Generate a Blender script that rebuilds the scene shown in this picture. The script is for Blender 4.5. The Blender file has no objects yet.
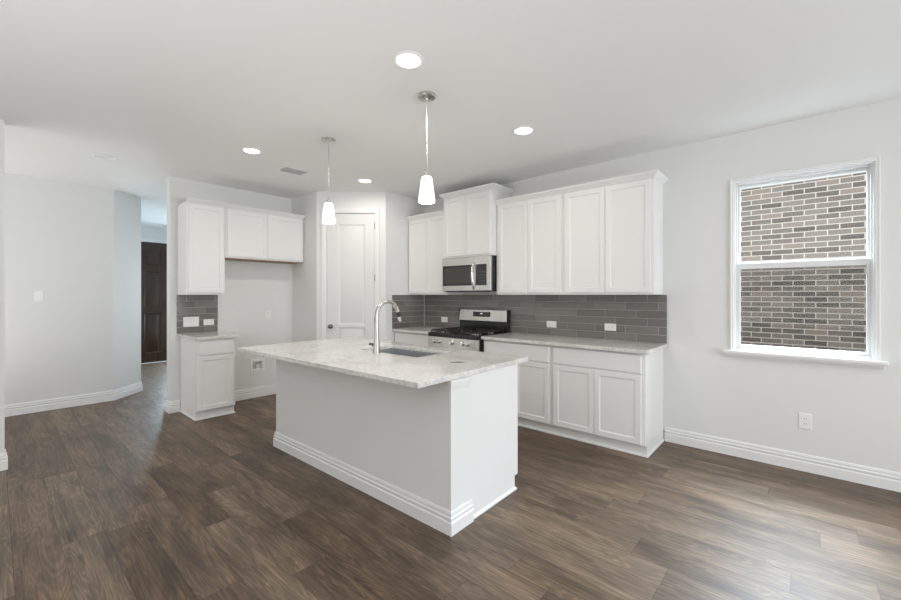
import bpy, math, random
from mathutils import Vector, Matrix
random.seed(7)
S = bpy.context.scene
COL = S.collection
R = math.radians

# ------------------------------------------------------------------ camera
CAM_H = 1.372
cam_d = bpy.data.cameras.new('camera')
cam = bpy.data.objects.new('camera', cam_d)
COL.objects.link(cam)
cam.location = (0, 0, CAM_H)
cam.rotation_euler = (R(90), 0, R(41.37))
cam_d.sensor_width = 36.0
cam_d.lens = 402.0 / 901.0 * 36.0
cam_d.shift_y = -5.0 / 901.0
cam_d.clip_start = 0.02
S.camera = cam

# ------------------------------------------------------------------ world, lights, exposure
S.view_settings.view_transform = 'Standard'
S.view_settings.look = 'None'
S.view_settings.gamma = 1.0
S.view_settings.exposure = 0.0
S.view_settings.use_curve_mapping = False
S.cycles.use_denoising = True
S.cycles.max_bounces = 12
S.cycles.diffuse_bounces = 6
S.cycles.sample_clamp_indirect = 6.0

world = bpy.data.worlds.new('overcast_sky')
S.world = world
world.use_nodes = True
wn = world.node_tree.nodes
wn['Background'].inputs['Color'].default_value = (0.86, 0.93, 1.0, 1)
wn['Background'].inputs['Strength'].default_value = 0.75


def area_light(name, loc, target, sx, sy, power, color=(1, 1, 1), spread=180):
    d = bpy.data.lights.new(name, 'AREA')
    d.shape = 'RECTANGLE'
    d.size = sx
    d.size_y = sy
    d.energy = power
    d.color = color
    d.spread = R(spread)
    o = bpy.data.objects.new(name, d)
    COL.objects.link(o)
    o.location = loc
    o.rotation_euler = (Vector(target) - Vector(loc)).to_track_quat('-Z', 'Y').to_euler()
    return o


# daylight through the glazed doors in the right side wall (outside the frame)
area_light('daylight_patio_doors', (3.12, 2.2, 1.25), (-5.5, 2.2, 1.6), 2.7, 2.2, 59, (0.92, 0.96, 1.0), 130)
# daylight through the windows of the wall behind the camera
area_light('daylight_rear_windows', (-0.6, -3.85, 1.5), (-1.4, 0.5, 2.2), 4.6, 1.7, 30, (1.0, 0.985, 0.96))
# added uplight behind the camera, fills the ceiling in place of bounced daylight
area_light('ceiling_fill_rear', (0.0, -1.7, 0.06), (0.0, -1.69, 3.0), 5.0, 3.0, 110, (0.97, 0.985, 1.0), 140)
# second added uplight, brightens the ceiling and wall of the left hallway
area_light('ceiling_fill_hall', (-5.75, -1.2, 0.06), (-5.9, -1.19, 3.0), 1.6, 2.4, 33, (1.0, 0.99, 0.97), 150)
# open sky above the side yard, seen by the dining window over the neighbour's wall
area_light('daylight_dining_window', (-0.2, 5.6, 3.6), (0.15, 3.0, 0.3), 3.4, 1.8, 680, (0.80, 0.90, 1.0), 95)
# unseen fill lamp added in the foyer to light the angled wall
area_light('foyer_fill', (-7.7, 2.95, 1.3), (-7.5, 1.3, 0.5), 1.6, 1.8, 24, (0.92, 0.96, 1.0), 130)
# glazed sidelight in the entry wall
area_light('daylight_sidelight', (-9.86, 2.76, 0.95), (-6.0, 2.2, 0.1), 0.40, 1.7, 76, (0.66, 0.86, 1.0))
# window at the end of the left hallway
area_light('daylight_hallway', (-5.75, -3.3, 1.5), (-6.6, 0.0, 1.6), 1.4, 1.8, 20, (1.0, 0.99, 0.97))
# open sky onto the neighbour's wall
area_light('daylight_side_yard', (0.9, 5.2, 4.2), (0.0, 6.7, 1.2), 5.0, 1.6, 3.2, (1.0, 0.98, 0.96))


# ------------------------------------------------------------------ materials
def new_mat(name):
    m = bpy.data.materials.new(name)
    m.use_nodes = True
    return m, m.node_tree.nodes, m.node_tree.links, m.node_tree.nodes['Principled BSDF']


def srgb(r, g, b):
    f = lambda v: (v / 255 / 12.92) if v / 255 <= 0.04045 else ((v / 255 + 0.055) / 1.055) ** 2.4
    return (f(r), f(g), f(b), 1)


def plain(name, col, rough=0.5, metal=0.0, spec=0.5, bump=0.0, bscale=200, emit=None, estr=0, coat=0):
    m, n, l, p = new_mat(name)
    p.inputs['Base Color'].default_value = col
    p.inputs['Roughness'].default_value = rough
    p.inputs['Metallic'].default_value = metal
    p.inputs['Specular IOR Level'].default_value = spec
    p.inputs['Coat Weight'].default_value = coat
    tc = n.new('ShaderNodeTexCoord')
    nz = n.new('ShaderNodeTexNoise')
    nz.inputs['Scale'].default_value = bscale
    nz.inputs['Detail'].default_value = 2
    l.new(tc.outputs['Object'], nz.inputs['Vector'])
    if bump:
        b = n.new('ShaderNodeBump')
        b.inputs['Strength'].default_value = bump
        b.inputs['Distance'].default_value = 0.002
        l.new(nz.outputs['Fac'], b.inputs['Height'])
        l.new(b.outputs['Normal'], p.inputs['Normal'])
    if emit:
        p.inputs['Emission Color'].default_value = emit
        p.inputs['Emission Strength'].default_value = estr
    return m


def brushed(name, col, rough=0.3, stretch=(2, 2, 260)):
    m, n, l, p = new_mat(name)
    p.inputs['Base Color'].default_value = col
    p.inputs['Metallic'].default_value = 1.0
    tc = n.new('ShaderNodeTexCoord')
    mp = n.new('ShaderNodeMapping')
    mp.inputs['Scale'].default_value = stretch
    nz = n.new('ShaderNodeTexNoise')
    nz.inputs['Scale'].default_value = 1.0
    nz.inputs['Detail'].default_value = 3
    mr = n.new('ShaderNodeMapRange')
    mr.inputs['To Min'].default_value = rough - 0.06
    mr.inputs['To Max'].default_value = rough + 0.08
    l.new(tc.outputs['Object'], mp.inputs['Vector'])
    l.new(mp.outputs['Vector'], nz.inputs['Vector'])
    l.new(nz.outputs['Fac'], mr.inputs['Value'])
    l.new(mr.outputs['Result'], p.inputs['Roughness'])
    return m


def mixrgb(n, l, fac, a, b, blend='MIX'):
    x = n.new('ShaderNodeMix')
    x.data_type = 'RGBA'
    x.blend_type = blend
    for sock, v in ((x.inputs[0], fac), (x.inputs[6], a), (x.inputs[7], b)):
        if hasattr(v, 'links'):
            l.new(v, sock)
        else:
            sock.default_value = v
    return x.outputs[2]


def ramp(n, l, src, stops):
    r = n.new('ShaderNodeValToRGB')
    while len(r.color_ramp.elements) < len(stops):
        r.color_ramp.elements.new(0.5)
    for e, (p, c) in zip(r.color_ramp.elements, stops):
        e.position = p
        e.color = c
    l.new(src, r.inputs['Fac'])
    return r.outputs['Color']


def math_node(n, l, op, a, b=None):
    x = n.new('ShaderNodeMath')
    x.operation = op
    for k, v in enumerate((a, b)):
        if v is None:
            continue
        if hasattr(v, 'links'):
            l.new(v, x.inputs[k])
        else:
            x.inputs[k].default_value = v
    return x.outputs[0]


M = {}
M['wall'] = plain('wall_paint', (0.77, 0.77, 0.76, 1), 0.75, spec=0.3, bump=0.05, bscale=260)
M['ceiling'] = plain('ceiling_paint', (0.83, 0.83, 0.82, 1), 0.85, spec=0.2, bump=0.05, bscale=220)
M['trim'] = plain('trim_paint', (0.84, 0.84, 0.835, 1), 0.35, bump=0.01)
M['cabinet'] = plain('cabinet_paint', (0.81, 0.81, 0.80, 1), 0.38, bump=0.01, bscale=120)
M['door_paint'] = plain('door_paint', (0.74, 0.74, 0.73, 1), 0.4, bump=0.01)
M['plastic'] = plain('white_plastic', (0.86, 0.86, 0.85, 1), 0.3)
M['slot'] = plain('dark_slot', (0.03, 0.03, 0.03, 1), 0.6)
M['vinyl'] = plain('window_vinyl', (0.76, 0.77, 0.77, 1), 0.35)
M['steel'] = brushed('stainless_steel', (0.62, 0.61, 0.59, 1), 0.28, (260, 2, 2))
M['steel_v'] = brushed('brushed_nickel', (0.60, 0.585, 0.56, 1), 0.27, (40, 40, 4))
M['sink'] = brushed('sink_steel', (0.50, 0.525, 0.55, 1), 0.40, (3, 120, 120))
M['chrome'] = plain('chrome', (0.78, 0.78, 0.77, 1), 0.12, 1.0)
M['bronze'] = plain('dark_nickel', (0.20, 0.19, 0.175, 1), 0.3, 1.0)
M['black_gloss'] = plain('black_glass', (0.012, 0.012, 0.013, 1), 0.08, spec=0.6)
M['black_enamel'] = plain('black_enamel', (0.014, 0.014, 0.015, 1), 0.22)
M['cast_iron'] = plain('cast_iron', (0.02, 0.02, 0.021, 1), 0.55, bump=0.2, bscale=400)
M['black_plastic'] = plain('black_plastic', (0.02, 0.02, 0.022, 1), 0.4)
M['raw_wood'] = plain('raw_birch', (0.36, 0.24, 0.15, 1), 0.6)
M['grout'] = plain('grout', (0.60, 0.585, 0.56, 1), 0.85, bump=0.1)
M['edge_metal'] = plain('edge_strip', (0.80, 0.82, 0.83, 1), 0.35)
M['lamp_glass'] = plain('opal_glass', (0.9, 0.9, 0.88, 1), 0.3, emit=(1.0, 0.96, 0.90, 1), estr=2.2)
M['lamp_lens'] = plain('lamp_lens', (0.9, 0.9, 0.9, 1), 0.4, emit=(1.0, 0.97, 0.93, 1), estr=5.0)
M['lens_off'] = plain('unlit_lens', (0.80, 0.80, 0.79, 1), 0.25)
M['display'] = plain('clock_display', (0.02, 0.02, 0.02, 1), 0.3, emit=(1.0, 1.0, 1.0, 1), estr=0.7)
M['keypad'] = plain('keypad_print', (0.10, 0.10, 0.105, 1), 0.5)
M['concrete'] = plain('side_yard_concrete', (0.45, 0.44, 0.42, 1), 0.9, bump=0.2, bscale=40)
M['drain'] = plain('drain_steel', (0.35, 0.35, 0.36, 1), 0.25, 1.0)

# oven door glass seen faintly lighter than its black frame
m, n, l, p = new_mat('oven_window_glass')
p.inputs['Base Color'].default_value = (0.030, 0.026, 0.023, 1)
p.inputs['Roughness'].default_value = 0.06
p.inputs['Specular IOR Level'].default_value = 0.7
p.inputs['Coat Weight'].default_value = 0.2
M['oven_glass'] = m

# clear window glass
m, n, l, p = new_mat('window_glass')
n.remove(p)
tr = n.new('ShaderNodeBsdfTransparent')
tr.inputs['Color'].default_value = (0.96, 0.98, 0.98, 1)
gl = n.new('ShaderNodeBsdfGlossy')
gl.inputs['Roughness'].default_value = 0.02
lw = n.new('ShaderNodeLayerWeight')
lw.inputs['Blend'].default_value = 0.5
pw = n.new('ShaderNodeMath')
pw.operation = 'POWER'
pw.inputs[1].default_value = 5.0
l.new(lw.outputs['Facing'], pw.inputs[0])
fr = n.new('ShaderNodeMath')
fr.operation = 'MULTIPLY_ADD'
fr.inputs[1].default_value = 0.8
fr.inputs[2].default_value = 0.012
l.new(pw.outputs[0], fr.inputs[0])
mx = n.new('ShaderNodeMixShader')
l.new(fr.outputs[0], mx.inputs[0])
l.new(tr.outputs[0], mx.inputs[1])
l.new(gl.outputs[0], mx.inputs[2])
l.new(mx.outputs[0], n['Material Output'].inputs['Surface'])
M['glass'] = m

# insect screen
m, n, l, p = new_mat('insect_screen')
n.remove(p)
tr = n.new('ShaderNodeBsdfTransparent')
tr.inputs['Color'].default_value = (0.52, 0.51, 0.50, 1)
l.new(tr.outputs[0], n['Material Output'].inputs['Surface'])
M['screen'] = m


def stone():
    m, n, l, p = new_mat('pale_granite')
    tc = n.new('ShaderNodeTexCoord')
    vec = tc.outputs['Object']

    def noise(scale, detail=4, rough=0.6, dist=0.0, v=None):
        z = n.new('ShaderNodeTexNoise')
        z.inputs['Scale'].default_value = scale
        z.inputs['Detail'].default_value = detail
        z.inputs['Roughness'].default_value = rough
        z.inputs['Distortion'].default_value = dist
        l.new(v or vec, z.inputs['Vector'])
        return z.outputs['Fac']
    big = ramp(n, l, noise(4.0, 5, 0.6, 0.6), [(0.30, (0.60, 0.58, 0.55, 1)), (0.50, (0.74, 0.73, 0.71, 1)), (0.70, (0.80, 0.79, 0.775, 1))])
    mid = ramp(n, l, noise(34, 5, 0.65, 0.4), [(0.46, (0, 0, 0, 1)), (0.62, (1, 1, 1, 1))])
    c = mixrgb(n, l, math_node(n, l, 'MULTIPLY', mid, 0.40), big, (0.44, 0.40, 0.36, 1))
    sp = ramp(n, l, noise(150, 2, 0.5), [(0.62, (0, 0, 0, 1)), (0.70, (1, 1, 1, 1))])
    c = mixrgb(n, l, math_node(n, l, 'MULTIPLY', sp, 0.75), c, (0.24, 0.22, 0.21, 1))
    sp2 = ramp(n, l, noise(60, 3, 0.6, 0.5), [(0.66, (0, 0, 0, 1)), (0.72, (1, 1, 1, 1))])
    c = mixrgb(n, l, math_node(n, l, 'MULTIPLY', sp2, 0.7), c, (0.28, 0.22, 0.18, 1))
    rs = ramp(n, l, noise(9, 3, 0.5, 0.3), [(0.66, (0, 0, 0, 1)), (0.76, (1, 1, 1, 1))])
    c = mixrgb(n, l, math_node(n, l, 'MULTIPLY', rs, 0.4), c, (0.52, 0.40, 0.34, 1))
    l.new(c, p.inputs['Base Color'])
    p.inputs['Roughness'].default_value = 0.09
    p.inputs['Specular IOR Level'].default_value = 0.55
    return m


M['stone'] = stone()


def tile_mat():
    m, n, l, p = new_mat('grey_glazed_tile')
    g = n.new('ShaderNodeNewGeometry')
    tc = n.new('ShaderNodeTexCoord')
    c = ramp(n, l, g.outputs['Random Per Island'], [(0.0, (0.140, 0.130, 0.119, 1)), (0.5, (0.175, 0.164, 0.151, 1)), (1.0, (0.215, 0.202, 0.186, 1))])
    z = n.new('ShaderNodeTexNoise')
    z.inputs['Scale'].default_value = 14
    z.inputs['Detail'].default_value = 3
    l.new(tc.outputs['Object'], z.inputs['Vector'])
    c = mixrgb(n, l, math_node(n, l, 'MULTIPLY', z.outputs['Fac'], 0.25), c, (0.27, 0.262, 0.25, 1))
    l.new(c, p.inputs['Base Color'])
    p.inputs['Roughness'].default_value = 0.12
    b = n.new('ShaderNodeBump')
    b.inputs['Strength'].default_value = 0.15
    b.inputs['Distance'].default_value = 0.004
    l.new(z.outputs['Fac'], b.inputs['Height'])
    l.new(b.outputs['Normal'], p.inputs['Normal'])
    return m


M['tile'] = tile_mat()


def floor_mat():
    m, n, l, p = new_mat('brown_oak_plank')
    g = n.new('ShaderNodeNewGeometry')
    tc = n.new('ShaderNodeTexCoord')
    rnd = g.outputs['Random Per Island']
    off = n.new('ShaderNodeCombineXYZ')
    l.new(math_node(n, l, 'MULTIPLY', rnd, 37.0), off.inputs[0])
    l.new(math_node(n, l, 'MULTIPLY', rnd, 91.0), off.inputs[1])
    add = n.new('ShaderNodeVectorMath')
    l.new(tc.outputs['Object'], add.inputs[0])
    l.new(off.outputs[0], add.inputs[1])

    def noise(sx, sy, detail, rough, dist):
        mp = n.new('ShaderNodeMapping')
        mp.inputs['Scale'].default_value = (sx, sy, 1)
        z = n.new('ShaderNodeTexNoise')
        z.inputs['Scale'].default_value = 1
        z.inputs['Detail'].default_value = detail
        z.inputs['Roughness'].default_value = rough
        z.inputs['Distortion'].default_value = dist
        l.new(add.outputs[0], mp.inputs['Vector'])
        l.new(mp.outputs['Vector'], z.inputs['Vector'])
        return z.outputs['Fac']
    base = ramp(n, l, rnd, [(0.0, (0.125, 0.082, 0.050, 1)), (0.35, (0.152, 0.102, 0.065, 1)), (0.7, (0.174, 0.121, 0.080, 1)), (1.0, (0.200, 0.145, 0.100, 1))])
    cloud = ramp(n, l, noise(1.6, 7, 4, 0.6, 0.5), [(0.3, (0.48, 0.48, 0.49, 1)), (0.7, (1.42, 1.40, 1.37, 1))])
    c = mixrgb(n, l, 1.0, base, cloud, 'MULTIPLY')
    # cathedral grain: bands of a stretched, distorted field
    fld = noise(0.9, 9, 2, 0.5, 0.9)
    bands = math_node(n, l, 'SINE', math_node(n, l, 'MULTIPLY', fld, 95.0))
    bands = ramp(n, l, bands, [(0.0, (0.55, 0.55, 0.56, 1)), (0.6, (1.06, 1.06, 1.06, 1))])
    c = mixrgb(n, l, 0.55, c, mixrgb(n, l, 1.0, c, bands, 'MULTIPLY'))
    fine = ramp(n, l, noise(3.5, 95, 4, 0.65, 0.3), [(0.3, (0.58, 0.58, 0.59, 1)), (0.68, (1.25, 1.25, 1.24, 1))])
    c = mixrgb(n, l, 1.0, c, fine, 'MULTIPLY')
    knots = ramp(n, l, noise(2.4, 11, 3, 0.55, 1.2), [(0.66, (0, 0, 0, 1)), (0.78, (1, 1, 1, 1))])
    c = mixrgb(n, l, math_node(n, l, 'MULTIPLY', knots, 0.7), c, (0.045, 0.032, 0.024, 1))
    l.new(c, p.inputs['Base Color'])
    rr = n.new('ShaderNodeMapRange')
    rr.inputs['To Min'].default_value = 0.36
    rr.inputs['To Max'].default_value = 0.50
    l.new(noise(4, 60, 2, 0.5, 0), rr.inputs['Value'])
    l.new(rr.outputs['Result'], p.inputs['Roughness'])
    p.inputs['Specular IOR Level'].default_value = 0.42
    b = n.new('ShaderNodeBump')
    b.inputs['Strength'].default_value = 0.25
    b.inputs['Distance'].default_value = 0.0015
    l.new(fine, b.inputs['Height'])
    l.new(b.outputs['Normal'], p.inputs['Normal'])
    return m


M['floor'] = floor_mat()


def brick_mat():
    m, n, l, p = new_mat('mixed_brick')
    tc = n.new('ShaderNodeTexCoord')
    sep = n.new('ShaderNodeSeparateXYZ')
    cmb = n.new('ShaderNodeCombineXYZ')
    l.new(tc.outputs['Object'], sep.inputs[0])
    l.new(sep.outputs[0], cmb.inputs[0])
    l.new(sep.outputs[2], cmb.inputs[1])
    # jitter so that the courses are not ruler straight
    jz = n.new('ShaderNodeTexNoise')
    jz.inputs['Scale'].default_value = 9
    l.new(cmb.outputs[0], jz.inputs['Vector'])
    ja = n.new('ShaderNodeVectorMath')
    ja.operation = 'MULTIPLY_ADD'
    ja.inputs[1].default_value = (0.006, 0.006, 0)
    l.new(jz.outputs['Color'], ja.inputs[0])
    l.new(cmb.outputs[0], ja.inputs[2])
    bt = n.new('ShaderNodeTexBrick')
    bt.inputs['Scale'].default_value = 1.0
    bt.inputs['Brick Width'].default_value = 0.213
    bt.inputs['Row Height'].default_value = 0.0677
    bt.inputs['Mortar Size'].default_value = 0.0062
    bt.inputs['Mortar Smooth'].default_value = 0.2
    bt.inputs['Color1'].default_value = (0, 0, 0, 1)
    bt.inputs['Color2'].default_value = (1, 1, 1, 1)
    bt.inputs['Mortar'].default_value = (0.5, 0.5, 0.5, 1)
    l.new(ja.outputs[0], bt.inputs['Vector'])
    c = ramp(n, l, bt.outputs['Color'], [(0.0, (0.075, 0.058, 0.050, 1)), (0.2, (0.130, 0.104, 0.090, 1)), (0.5, (0.21, 0.175, 0.153, 1)),
                                         (0.75, (0.265, 0.226, 0.200, 1)), (1.0, (0.32, 0.25, 0.20, 1))])
    sn = n.new('ShaderNodeTexNoise')
    sn.inputs['Scale'].default_value = 70
    sn.inputs['Detail'].default_value = 4
    sn.inputs['Roughness'].default_value = 0.7
    l.new(cmb.outputs[0], sn.inputs['Vector'])
    smear = ramp(n, l, sn.outputs['Fac'], [(0.45, (0, 0, 0, 1)), (0.68, (1, 1, 1, 1))])
    c = mixrgb(n, l, math_node(n, l, 'MULTIPLY', smear, 0.55), c, (0.44, 0.40, 0.365, 1))
    c = mixrgb(n, l, bt.outputs['Fac'], c, (0.72, 0.67, 0.61, 1))
    l.new(c, p.inputs['Base Color'])
    p.inputs['Roughness'].default_value = 0.9
    b = n.new('ShaderNodeBump')
    b.inputs['Strength'].default_value = 0.75
    b.inputs['Distance'].default_value = 0.008
    b.invert = True
    l.new(bt.outputs['Fac'], b.inputs['Height'])
    l.new(b.outputs['Normal'], p.inputs['Normal'])
    return m


M['brick'] = brick_mat()


def dark_wood():
    m, n, l, p = new_mat('stained_dark_wood')
    tc = n.new('ShaderNodeTexCoord')
    mp = n.new('ShaderNodeMapping')
    mp.inputs['Scale'].default_value = (60, 60, 3)
    z = n.new('ShaderNodeTexNoise')
    z.inputs['Scale'].default_value = 1
    z.inputs['Detail'].default_value = 4
    l.new(tc.outputs['Object'], mp.inputs['Vector'])
    l.new(mp.outputs['Vector'], z.inputs['Vector'])
    c = ramp(n, l, z.outputs['Fac'], [(0.3, (0.018, 0.008, 0.004, 1)), (0.7, (0.060, 0.030, 0.016, 1))])
    l.new(c, p.inputs['Base Color'])
    p.inputs['Roughness'].default_value = 0.3
    return m


M['dark_wood'] = dark_wood()


# ------------------------------------------------------------------ mesh helpers
class MB:
    def __init__(self):
        self.v, self.f, self.uv = [], [], None

    def box(self, x0, x1, y0, y1, z0, z1):
        k = len(self.v)
        self.v += [(x0, y0, z0), (x1, y0, z0), (x1, y1, z0), (x0, y1, z0), (x0, y0, z1), (x1, y0, z1), (x1, y1, z1), (x0, y1, z1)]
        self.f += [tuple(k + i for i in q) for q in ((0, 3, 2, 1), (4, 5, 6, 7), (0, 1, 5, 4), (1, 2, 6, 5), (2, 3, 7, 6), (3, 0, 4, 7))]
        return self

    def prism(self, pts, z0, z1):
        """plan polygon (counter-clockwise) extruded from z0 to z1"""
        k = len(self.v)
        c = len(pts)
        self.v += [(x, y, z0) for x, y in pts] + [(x, y, z1) for x, y in pts]
        self.f.append(tuple(k + i for i in reversed(range(c))))
        self.f.append(tuple(k + c + i for i in range(c)))
        for i in range(c):
            j = (i + 1) % c
            self.f.append((k + i, k + j, k + c + j, k + c + i))
        return self

    def loft(self, rings, caps=True, closed=True):
        k = len(self.v)
        c = len(rings[0])
        for r in rings:
            self.v += [tuple(q) for q in r]
        for a in range(len(rings) - 1):
            for i in range(c if closed else c - 1):
                j = (i + 1) % c
                self.f.append((k + a * c + i, k + a * c + j, k + (a + 1) * c + j, k + (a + 1) * c + i))
        if caps:
            self.f.append(tuple(k + i for i in reversed(range(c))))
            self.f.append(tuple(k + (len(rings) - 1) * c + i for i in range(c)))
        return self

    def lathe(self, prof, n=24, at=(0, 0, 0), axis='z', caps=True):
        """prof: list of (radius, height)"""
        rings = []
        for r, h in prof:
            ring = []
            for i in range(n):
                a = 2 * math.pi * i / n
                x, y = r * math.cos(a), r * math.sin(a)
                q = {'z': (x, y, h), 'y': (x, -h, y), 'x': (h, x, y)}[axis]   # axis y: height grows towards -y
                ring.append((q[0] + at[0], q[1] + at[1], q[2] + at[2]))
            rings.append(ring)
        return self.loft(rings, caps)

    def tube(self, path, radii, n=14):
        path = [Vector(p) for p in path]
        if not isinstance(radii, (list, tuple)):
            radii = [radii] * len(path)
        rings = []
        ref = None
        for i, p in enumerate(path):
            t = (path[min(i + 1, len(path) - 1)] - path[max(i - 1, 0)]).normalized()
            if ref is None:
                ref = t.orthogonal().normalized()
            ref = (ref - t * ref.dot(t)).normalized()
            b = t.cross(ref)
            rings.append([p + (ref * math.cos(2 * math.pi * k / n) + b * math.sin(2 * math.pi * k / n)) * radii[i] for k in range(n)])
        return self.loft(rings)

    def sweep(self, path, prof, mp, closed=False):
        """path: 2D points (u, v); prof: (offset to the left of travel, w); mp(u, v, w) -> 3D; mitred corners"""
        P = [Vector(p) for p in path]
        c = len(P)
        rings = []
        for i, p in enumerate(P):
            ds = []
            if closed or i > 0:
                ds.append((p - P[i - 1]).normalized())
            if closed or i < c - 1:
                ds.append((P[(i + 1) % c] - p).normalized())
            ns = [Vector((-d.y, d.x)) for d in ds]
            if len(ns) == 2:
                s = (ns[0] + ns[1]).normalized()
                s = s / max(0.2, s.dot(ns[0]))
            else:
                s = ns[0]
            rings.append([mp(p.x + s.x * o, p.y + s.y * o, w) for o, w in prof])
        if closed:
            rings.append(rings[0])
        return self.loft(rings, caps=not closed)

    def build(self, name, mat, parent=None, loc=None, rot=0.0, bevel=0.0, smooth=True, seg=2):
        me = bpy.data.meshes.new(name)
        me.from_pydata([tuple(q) for q in self.v], [], self.f)
        me.validate()
        import bmesh
        bm = bmesh.new()
        bm.from_mesh(me)
        bmesh.ops.recalc_face_normals(bm, faces=bm.faces)
        bm.to_mesh(me)
        bm.free()
        if smooth:
            for q in me.polygons:
                q.use_smooth = True
            me.set_sharp_from_angle(angle=R(35))
        me.materials.append(mat)
        o = bpy.data.objects.new(name, me)
        COL.objects.link(o)
        if parent:
            o.parent = parent
        if loc:
            o.location = loc
        if rot:
            o.rotation_euler = (0, 0, rot)
        if bevel:
            b = o.modifiers.new('bevel', 'BEVEL')
            b.width = bevel
            b.segments = seg
            b.limit_method = 'ANGLE'
            b.angle_limit = R(40)
            b.harden_normals = True
        return o


def tag(o, label=None, cat=None, group=None, kind=None):
    if label:
        o['label'] = label
    if cat:
        o['category'] = cat
    if group:
        o['group'] = group
    if kind:
        o['kind'] = kind
    return o


def thing(name, label, cat, loc=(0, 0, 0), rz=0.0, group=None, kind=None):
    o = bpy.data.objects.new(name, None)
    COL.objects.link(o)
    o.location = loc
    o.rotation_euler = (0, 0, rz)
    o.empty_display_size = 0.1
    return tag(o, label, cat, group, kind)


def copy_thing(root, loc, label, rz=None):
    c = root.copy()
    COL.objects.link(c)
    c.location = loc
    c['label'] = label
    if rz is not None:
        c.rotation_euler = (0, 0, rz)
    for ch in [o for o in bpy.data.objects if o.parent == root]:
        d = ch.copy()
        COL.objects.link(d)
        d.parent = c
        for g in [o for o in bpy.data.objects if o.parent == ch]:
            e = g.copy()
            COL.objects.link(e)
            e.parent = d
    return c


def struct(name, mb, mat, **k):
    return tag(mb.build(name, mat, **k), kind='structure')


def cells(us, zs, holes):
    us = sorted(set(us + [h[i] for h in holes for i in (0, 1)]))
    zs = sorted(set(zs + [h[i] for h in holes for i in (2, 3)]))
    for a in range(len(us) - 1):
        for b in range(len(zs) - 1):
            cu, cz = (us[a] + us[a + 1]) / 2, (zs[b] + zs[b + 1]) / 2
            if not any(h[0] < cu < h[1] and h[2] < cz < h[3] for h in holes):
                yield us[a], us[a + 1], zs[b], zs[b + 1]


def slab_with_holes(u0, u1, v0, v1, w0, w1, holes, mp):
    """solid slab in (u, v) with rectangular holes, thickness w0..w1; shared vertices, no inner faces"""
    mb = MB()
    idx = {}

    def V(u, v, w):
        k = (round(u, 5), round(v, 5), round(w, 5))
        if k not in idx:
            idx[k] = len(mb.v)
            mb.v.append(mp(*k))
        return idx[k]
    cs = list(cells([u0, u1], [v0, v1], holes))
    edges = {}
    for a, b, c, d in cs:
        for w in (w0, w1):
            mb.f.append((V(a, c, w), V(b, c, w), V(b, d, w), V(a, d, w)))
        for e in (((a, c), (b, c)), ((b, c), (b, d)), ((a, d), (b, d)), ((a, c), (a, d))):
            edges[e] = edges.get(e, 0) + 1
    for (p, q), cnt in edges.items():
        if cnt == 1:
            mb.f.append((V(*p, w0), V(*q, w0), V(*q, w1), V(*p, w1)))
    return mb


# ------------------------------------------------------------------ main dimensions
YW = 4.18          # wall with range and window
CEIL = 2.75
XF = -5.53         # wall of the refrigerator nook
XR = 3.2           # right side wall
YB = -4.0          # wall behind the camera
XL = -6.76         # hallway wall on the far left
XN = -4.72         # end of the near left wall
YP = 2.835          # left side wall of the pantry
XP, YP2 = -4.19, 3.45
XP1 = -4.87
XE = -9.9          # entry door plane

# ------------------------------------------------------------------ floor of planks
mb = MB()
PW, PL = 0.181, 1.22
row = 0
y = YB - 0.1
while y < YW + 0.15:
    x = -10.2 - random.random() * PL
    while x < XR + 0.2:
        x0, x1 = max(x, -10.2), min(x + PL, XR + 0.2)
        if x1 - x0 > 0.02:
            g = 0.0009
            k = len(mb.v)
            mb.v += [(x0 + g, y + g, 0), (x1 - g, y + g, 0), (x1 - g, y + PW - g, 0), (x0 + g, y + PW - g, 0)]
            mb.f.append((k, k + 1, k + 2, k + 3))
        x += PL
    y += PW
    row += 1
floor = mb.build('floor', M['floor'], smooth=False)
tag(floor, kind='structure')
sub = MB().box(-10.2, XR + 0.2, YB - 0.1, YW + 0.15, -0.08, -0.0012)
struct('floor_underlay', sub, M['slot'], parent=floor)

# ------------------------------------------------------------------ ceiling
struct('ceiling', MB().box(-10.3, XR + 0.2, YB - 0.2, YW + 0.15, CEIL, CEIL + 0.12), M['ceiling'], smooth=False)

# ------------------------------------------------------------------ walls
WX0, WX1, WZ0, WZ1 = -0.450, 0.378, 0.905, 2.335
wr = slab_with_holes(-4.33, XR + 0.12, 0, CEIL, YW, YW + 0.14, [(WX0, WX1, WZ0, WZ1)], lambda u, v, w: (u, w, v))
struct('wall_right', wr, M['wall'], smooth=False)
clad = slab_with_holes(-6.0, XR + 0.12, -0.3, CEIL + 0.2, YW + 0.1405, YW + 0.16, [(WX0, WX1, WZ0 - 0.02, WZ1)], lambda u, v, w: (u, w, v))
struct('added_cladding', clad, M['brick'], smooth=False)  # unseen dark skin, added to cut light bouncing onto the neighbour's brick
struct('wall_nook', slab_with_holes(1.35, YP + 0.12, 0, CEIL, XF - 0.13, XF, [(2.347 - 0.062, 2.347 + 0.062, 0.425 - 0.052, 0.425 + 0.052)], lambda u, v, w: (w, u, v)), M['wall'], smooth=False)
struct('wall_pantry_left', MB().box(XF, XP1, YP, YP + 0.12, 0, CEIL), M['wall'], smooth=False)
struct('wall_pantry_right', MB().box(XP - 0.12, XP, YP2, YW, 0, CEIL), M['wall'], smooth=False)
# diagonal pantry wall with the door opening
DL = math.hypot(XP - XP1, YP2 - YP)
DANG = math.atan2(YP2 - YP, XP - XP1)
DU0, DU1, DH = 0.131, 0.772, 2.46
du, dn = (math.cos(DANG), math.sin(DANG)), (-math.sin(DANG), math.cos(DANG))   # along, into the pantry


def diag(u, v, w):
    return (XP1 + du[0] * u + dn[0] * w, YP + du[1] * u + dn[1] * w, v)


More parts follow.
